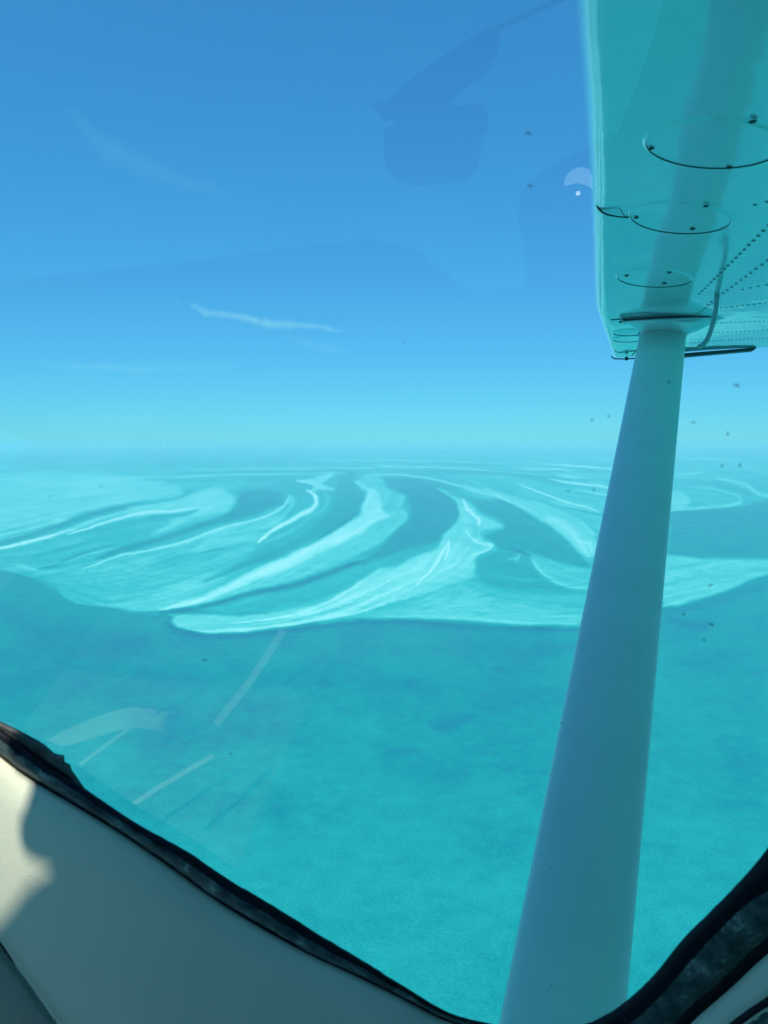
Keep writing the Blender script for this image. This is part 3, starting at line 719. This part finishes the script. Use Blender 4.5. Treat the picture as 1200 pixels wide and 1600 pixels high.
seal = loops_mesh('window_seal', [lift_loop(L[0], -0.006, 0, 1, 1.2), lift_loop(L[0], 0.004, 0, 1, 1.2), lift_loop(mixl(L[0], L[1], .5), 0.008), lift_loop(mixl(L[0], L[1], 1.0), 0.0075, .0015, .8, 2.5),
                                  lift_loop(mixl(L[1], L[2], .35), 0.010, .002, .8, 2), lift_loop(mixl(L[1], L[2], .8), 0.009, .002, .9, 2), lift_loop(L[2], 0.004, .0, .9, 1.5), lift_loop(L[3], 0.002), lift_loop(mixl(L[2], L[3], 2.0), -0.002)],
                  [rubber, dirty], [0, 0, 0, 1, 1, 1, 0, 0], plane)
seal['label'] = 'black rubber window seal with grimy weathered inner edge'

# pane (thin closed slab) : tinted acrylic
def pane_mat():
    m, n, l, p = new_mat('tinted_acrylic'); n.remove(p); o = n['Material Output']
    tr = n.new('ShaderNodeBsdfTransparent'); tr.inputs[0].default_value = (0.56, 0.91, 0.94, 1)
    gl = n.new('ShaderNodeBsdfGlossy'); gl.inputs['Roughness'].default_value = 0.0; gl.inputs[0].default_value = (1, 1, 1, 1)
    fr = n.new('ShaderNodeFresnel'); fr.inputs['IOR'].default_value = 1.68
    mx = n.new('ShaderNodeMixShader'); l.new(fr.outputs[0], mx.inputs[0]); l.new(tr.outputs[0], mx.inputs[1]); l.new(gl.outputs[0], mx.inputs[2]); l.new(mx.outputs[0], o.inputs[0])
    return m
lp = lift_loop(mixl(L[0], L[1], .5), 0.0)
n_ = len(lp)
pane = mesh_obj('window_pane', lp, [tuple(range(n_))], pane_mat(), plane, smooth=False)
pane['label'] = 'clear tinted window pane with faint cabin reflections'

# flakes and specks on the pane
speck_m = simple_mat('speck_dirt', (0.05, 0.06, 0.06), 0.8); speck_m.node_tree.nodes['Principled BSDF'].inputs['Alpha'].default_value = 0.28
vs, fs = [], []
SP = [(632.5, 534, 1.3), (1151, 602, 3.2), (951, 650, 2.0), (925, 656, 2.2), (1045, 597, 2.0), (1137, 678, 2.4), (1084, 660, 2.2), (888, 767, 1.8), (928, 765, 2.0), (320, 1031, 4.0), (360, 1178, 2.2), (1112, 976, 3.0), (1068, 960, 2.4), (1110, 915, 2.6), (825, 208, 3.0), (828, 290, 2.4), (860, 1355, 1.6), (862, 1540, 1.4), (1156, 727, 2.4), (878, 1130, 2.0),
      (158, 760, 1.2), (78, 775, 1.2), (1128, 728, 2.2), (1100, 1000, 2.2), (270, 90, 0.8), (440, 640, 0.9), (250, 690, 0.9), (588, 1522, 1.2)]
rr = random.Random(3)
for k in range(46): SP.append((rr.uniform(0, 1200), rr.uniform(0, 1550), rr.uniform(0.3, 0.75)))
for (x, y, r) in SP:
    c = on_pane(x, y, -0.0015); o = len(vs); e1 = Vector((1, 0, 0)); e2 = PN.cross(e1); r3 = r / F * 0.42
    ph = rr.uniform(0, 6); N_ = 9
    for zz, q in ((0.0, 1.0), (-0.0006, .7)):
        for i in range(N_):
            a = 2 * math.pi * i / N_; w = r3 * q * (1 + 0.45 * math.sin(2 * a + ph) + 0.3 * math.sin(3 * a + 2 * ph)); vs.append(c + e1 * w * math.cos(a) + e2 * w * math.sin(a) + PN * zz)
    for i in range(N_):
        j = (i + 1) % N_; fs.append((o + i, o + j, o + N_ + j, o + N_ + i))
    fs.append(tuple(o + i for i in range(N_))); fs.append(tuple(o + N_ + i for i in range(N_)))
sp = mesh_obj('dirt_specks', vs, fs, speck_m, pane); sp['kind'] = 'stuff'

# ragged lump of sealant at the left edge
lump = [(-90, 1085), (-30, 1112), (0, 1127), (30, 1141), (58, 1156), (72, 1165), (84, 1176), (92, 1179), (100, 1180), (101, 1190), (110, 1195), (112, 1203), (119, 1212), (127, 1224), (131, 1229), (130, 1240), (60, 1200), (0, 1155), (-90, 1110)]
vs, fs = extrude_poly([on_pane(x, y, -0.001) for x, y in lump], PN * 0.004)
ob = mesh_obj('sealant_lump', vs, fs, simple_mat('crumbling_sealant', (0.10, 0.10, 0.085), 0.7, bump=1, bscale=200, vary=.6, vscale=60), seal, smooth=False); fix_normals(ob)
ob['label'] = 'ragged lump of dark crumbling sealant'

# leather-covered trim round the window
def leather_mat():
    m, n, l, p = new_mat('cream_leather'); tc = n.new('ShaderNodeTexCoord')
    p.inputs['Base Color'].default_value = (0.92, 0.96, 0.74, 1); p.inputs['Roughness'].default_value = 0.55; p.inputs['Specular IOR Level'].default_value = 0.3
    v = n.new('ShaderNodeTexVoronoi'); v.inputs['Scale'].default_value = 700
    t = n.new('ShaderNodeTexNoise'); t.inputs['Scale'].default_value = 14; t.inputs['Detail'].default_value = 5
    ad = n.new('ShaderNodeMath'); ad.operation = 'MULTIPLY_ADD'; ad.inputs[1].default_value = 0.12
    l.new(tc.outputs['Object'], v.inputs['Vector']); l.new(tc.outputs['Object'], t.inputs['Vector']); l.new(v.outputs['Distance'], ad.inputs[0]); l.new(t.outputs[0], ad.inputs[2])
    b_ = n.new('ShaderNodeBump'); b_.inputs['Strength'].default_value = 0.5; b_.inputs['Distance'].default_value = 0.003
    l.new(ad.outputs[0], b_.inputs['Height']); l.new(b_.outputs[0], p.inputs['Normal'])
    return m
leather = leather_mat()
grow = lambda lp_, k: [ctr + (p - ctr) * k for p in lp_]
trim = loops_mesh('window_trim', [lift_loop(mixl(L[2], L[3], 1.3), 0.0), lift_loop(L[3], 0.0045), lift_loop(mixl(L[2], grow(L[3], 1.012), 1.0), 0.008), lift_loop(grow(L[3], 1.03), 0.0125),
                                  lift_loop(grow(L[3], 1.07), 0.0185, .0006, .15), lift_loop(grow(L[3], 1.16), 0.027, .0012, .12), lift_loop(grow(L[3], 1.30), 0.036, .001, .1), lift_loop(grow(L[3], 1.6), 0.045), lift_loop(grow(L[3], 2.0), 0.05)],
                  [leather], [0] * 8, plane)
trim['label'] = 'cream leather trim panel below and beside the window, part sunlit'

# stitched seam in the lower left and the padded panel under it
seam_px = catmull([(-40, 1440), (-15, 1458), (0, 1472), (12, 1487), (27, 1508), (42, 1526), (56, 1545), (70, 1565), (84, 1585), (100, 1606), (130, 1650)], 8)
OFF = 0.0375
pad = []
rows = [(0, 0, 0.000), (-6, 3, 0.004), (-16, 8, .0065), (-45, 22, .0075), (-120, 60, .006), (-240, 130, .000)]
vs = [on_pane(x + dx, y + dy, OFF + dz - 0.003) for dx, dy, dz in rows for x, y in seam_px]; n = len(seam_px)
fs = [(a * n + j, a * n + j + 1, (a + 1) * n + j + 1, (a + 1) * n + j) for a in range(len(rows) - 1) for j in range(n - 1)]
pan = mesh_obj('padded_panel', vs, fs, simple_mat('leather_painted_shade', (0.30, 0.38, 0.32), 0.6, bump=.3, bscale=300), trim)  # shadow beyond the seam painted in as a darker leather colour
sp3 = [on_pane(x, y, OFF - 0.002) for x, y in seam_px]
v_, f_ = tube(sp3, 0.0016, 8); mesh_obj('seam_groove', v_, f_, simple_mat('dark_seam', (0.03, 0.04, 0.04), 0.8), trim)
thread = simple_mat('grey_thread', (0.30, 0.34, 0.30), 0.7)
vs, fs = [], []
for i in range(1, len(seam_px) - 3, 3):
    a = on_pane(seam_px[i][0] - 4, seam_px[i][1] + 2, OFF + .0035); b_ = on_pane(seam_px[i + 2][0] - 5, seam_px[i + 2][1] + 3, OFF + .0035)
    v1, f1 = tube([a, a.lerp(b_, .3) + PN * .0008, a.lerp(b_, .7) + PN * .0008, b_], [.0006, .0011, .0011, .0006], 6); o = len(vs); vs += v1; fs += [tuple(o + k for k in ff) for ff in f1]
mesh_obj('stitching', vs, fs, thread, trim)
# second weather strip in the lower right corner
cp = catmull([(1085, 1660), (1115, 1630), (1146, 1603), (1175, 1581), (1202, 1563), (1240, 1530), (1300, 1470)], 8)
v_, f_ = tube([on_pane(x, y, 0.022) for x, y in cp], 0.0022, 8); mesh_obj('trim_groove', v_, f_, rubber, trim)
cp2 = [(x + 26, y + 26) for x, y in cp]
v_, f_ = tube([on_pane(x, y, 0.018 + .001 * math.sin(i)) for i, (x, y) in enumerate(cp2)], 0.0085, 12); mesh_obj('door_seal', v_, f_, dirty, trim)

# ---- cabin shell (behind the camera; seen only mirrored in the pane, and it shades the trim)
ceil_m = simple_mat('beige_headliner', (0.55, 0.58, 0.52), 0.9, bump=.4, bscale=120)
dark_m = simple_mat('dark_cabin_lining', (0.08, 0.11, 0.11), 0.8)
carpet = simple_mat('dark_carpet', (0.10, 0.13, 0.13), 0.95)
ZC = 0.335
def to_sun(p, z):
    t = (z - p.z) / SUN.z; return p + SUN * t
edge_px = [(14, 1120), (12, 1184), (34, 1200), (46, 1220), (47, 1255), (38, 1295), (33, 1322), (44, 1340), (70, 1354), (108, 1363), (88, 1382), (62, 1402), (46, 1415), (22, 1445), (0, 1466), (-40, 1500)]
from mathutils.bvhtree import BVHTree
bv = BVHTree.FromPolygons([v.co for v in trim.data.vertices], [tuple(p.vertices) for p in trim.data.polygons])
def on_trim(px, py):
    h = bv.ray_cast(Vector((0, 0, 0)), ray(px, py).normalized())[0]
    return h if h is not None else on_pane(px, py, 0.01)
hole = [to_sun(on_trim(x, y), ZC) for x, y in catmull(edge_px, 3)]  # headliner's front edge, cut to give the sun patch on the trim its outline
ceil = [Vector((1.6, 0.27, ZC)), Vector((1.6, -1.02, ZC)), Vector((-0.36, -1.02, ZC))]
0 and print('HOLE', [tuple(round(c, 3) for c in h) for h in hole[::6]])
poly = ceil + hole[::-1] + [Vector((hole[0].x, 0.27, ZC))]
vs, fs = extrude_poly(poly, Vector((0, 0, .012)))
cl = mesh_obj('headliner', vs, fs, ceil_m, plane, smooth=False); fix_normals(cl)
def box(name, a, b_, m, parent):
    x0, y0, z0 = a; x1, y1, z1 = b_
    vs = [(x, y, z) for z in (z0, z1) for x, y in ((x0, y0), (x1, y0), (x1, y1), (x0, y1))]
    fs = [(3, 2, 1, 0), (4, 5, 6, 7), (0, 1, 5, 4), (1, 2, 6, 5), (2, 3, 7, 6), (3, 0, 4, 7)]
    return mesh_obj(name, vs, fs, m, parent, smooth=False)
box('cabin_floor', (-1.5, -1.05, -1.0), (1.6, 0.55, -0.97), carpet, plane)
box('rear_bulkhead', (1.6, -1.05, -1.0), (1.63, 0.5, ZC), dark_m, plane)
box('instrument_panel', (-1.45, -1.02, -0.97), (-1.15, 0.42, -0.70), dark_m, plane)
box('roof_sun_block_edge', (-0.30, 0.472, 0.402), (1.6, 0.50, 0.62), white_strut, plane)  # unseen upright, added to keep a band of sun off the strut
box('roof_sun_block', (-0.30, 0.10, 0.375), (1.6, 0.50, 0.400), white_strut, plane)  # unseen slab, added to close the gap that let sun reach the strut
# far wall of the cabin with its window opening
YB = -1.02
def far_pt(px, py):
    h = on_pane(px, py, 0.004); d = ray(px, py).normalized(); r = d - PN * (2 * d.dot(PN)); t = (YB - h.y) / r.y; return h + r * t
win_px = [(-700, -180), (300, -230), (1000, -140), (1042, -10), (1018, 70), (990, 150), (966, 208), (945, 216), (905, 240), (865, 258), (832, 280), (812, 305), (808, 345), (818, 375), (820, 400), (820, 450), (780, 457), (740, 464), (712, 445), (680, 418), (650, 397), (620, 384), (580, 377), (480, 385), (300, 410), (0, 440), (-400, 470), (-800, 480)]
inner = [far_pt(x, y) for x, y in win_px]
for p in inner: p.z = min(p.z, ZC - 0.012); p.x = max(p.x, -2.2)
cc = sum(inner, Vector()) / len(inner)
def rect_pt(p):
    d = p - cc; best = 1e9
    for lo, hi, c, k in ((-2.4, 1.6, cc.x, d.x), (-0.97, ZC + .01, cc.z, d.z)):
        if k > 1e-6: best = min(best, (hi - c) / k)
        elif k < -1e-6: best = min(best, (lo - c) / k)
    return cc + d * max(best, 1.02)
outer = [rect_pt(p) for p in inner]
n = len(inner); dy = Vector((0, -0.02, 0))
vs = inner + outer + [p + dy for p in inner] + [p + dy for p in outer]; fs = []
for i in range(n):
    j = (i + 1) % n; fs += [(i, j, n + j, n + i), (2 * n + i, 3 * n + i, 3 * n + j, 2 * n + j), (i, 2 * n + i, 2 * n + j, j)]
fw = mesh_obj('far_cabin_wall', vs, fs, dark_m, plane, smooth=False)
0 and print('WIN', [tuple(round(c, 2) for c in p) for p in inner])

fpn = mesh_obj('far_window_pane', [p + dy * 0.5 for p in inner], [tuple(range(n))], pane.data.materials[0], plane, smooth=False)
# sun visor on its arm, hanging behind the eye: it darkens the reflection
def slab(name, pix, D, th, m, parent):
    pts = [mirrored(x, y, D) for x, y in pix]
    c = sum(pts, Vector()) / len(pts); nn = (c - on_pane(*pix[0])).normalized()
    # flatten to one plane
    e = []
    for (x, y), p in zip(pix, pts):
        h = on_pane(x, y, .004); d = (p - h).normalized(); t = (c - h).dot(nn) / d.dot(nn); e.append(h + d * t)
    vs, fs = extrude_poly(e, nn * th); ob = mesh_obj(name, vs, fs, m, parent, smooth=False); fix_normals(ob); return ob
dk = simple_mat('dark_visor_vinyl', (0.05, 0.05, 0.05), 0.6)
vis = slab('sun_visor', [(600, 160), (640, 122), (700, 80), (745, 50), (768, 40), (780, 50), (779, 72), (768, 98), (745, 122), (715, 145), (703, 158), (712, 165), (752, 160), (762, 178), (762, 200), (752, 222), (745, 262), (728, 282), (690, 288), (640, 291), (610, 275), (598, 250), (597, 205), (622, 186), (597, 190), (581, 162), (590, 155)], 1.05, 0.012, dk, plane)
v_, f_ = tube([mirrored(x, y, 1.05) for x, y in ((765, 48), (820, 22), (880, -5), (960, -40))], 0.005, 8); mesh_obj('visor_arm', v_, f_, dk, vis)

# pale pieces added to make the faint patch and streaks mirrored in the pane
pale_m = simple_mat('pale_reflector', (0.85, 0.85, 0.80), 0.8, bump=.3, bscale=60)
sc_ = slab('reflection_patch', [(66, 1163), (100, 1145), (135, 1130), (170, 1117), (200, 1111), (235, 1115), (290, 1128), (332, 1137), (312, 1143), (300, 1152), (288, 1166), (265, 1160), (235, 1146), (205, 1144), (170, 1150), (130, 1163), (90, 1173)], 0.42, 0.01, pale_m, plane)
for w_, px_ in ((6.0, [(440, 988), (420, 1020), (395, 1058), (365, 1098), (334, 1136)]), (3.0, [(385, 1062), (325, 1082), (262, 1108), (200, 1142), (150, 1178), (118, 1202)]), (4.0, [(330, 1185), (292, 1207), (245, 1235), (200, 1264)]), (3.0, [(372, 1210), (355, 1220), (336, 1229)])):
    up_, dn_ = [], []
    for i, (x, y) in enumerate(px_):
        x0, y0 = px_[max(i - 1, 0)]; x1, y1 = px_[min(i + 1, len(px_) - 1)]; ll = math.hypot(x1 - x0, y1 - y0); nx_, ny_ = -(y1 - y0) / ll, (x1 - x0) / ll
        up_.append((x + nx_ * w_, y + ny_ * w_)); dn_.append((x - nx_ * w_, y - ny_ * w_))
    slab('reflection_streak', up_ + dn_[::-1], 0.85 if w_ != 3.0 else 0.405, 0.003, pale_m, sc_)
lamp = slab('reading_lamp', [(880, 291), (884, 274), (895, 264), (908, 260), (920, 264), (925, 275), (926, 296), (915, 289), (900, 286)], 0.9, 0.03, simple_mat('lamp_body_glow', (0.75, 0.9, 1.0), 0.4, emis=1.5), plane)  # silver lamp body made to glow so it shows bright in the reflection
gl_ = simple_mat('lamp_glass', (0.9, 0.95, 1.0), 0.3, emis=6)
v_, f_ = tube([mirrored(903, 302, .90), mirrored(903, 302, .92)], [0.0035, 0.0035], 10); mesh_obj('lamp_lens', v_, f_, gl_, lamp)
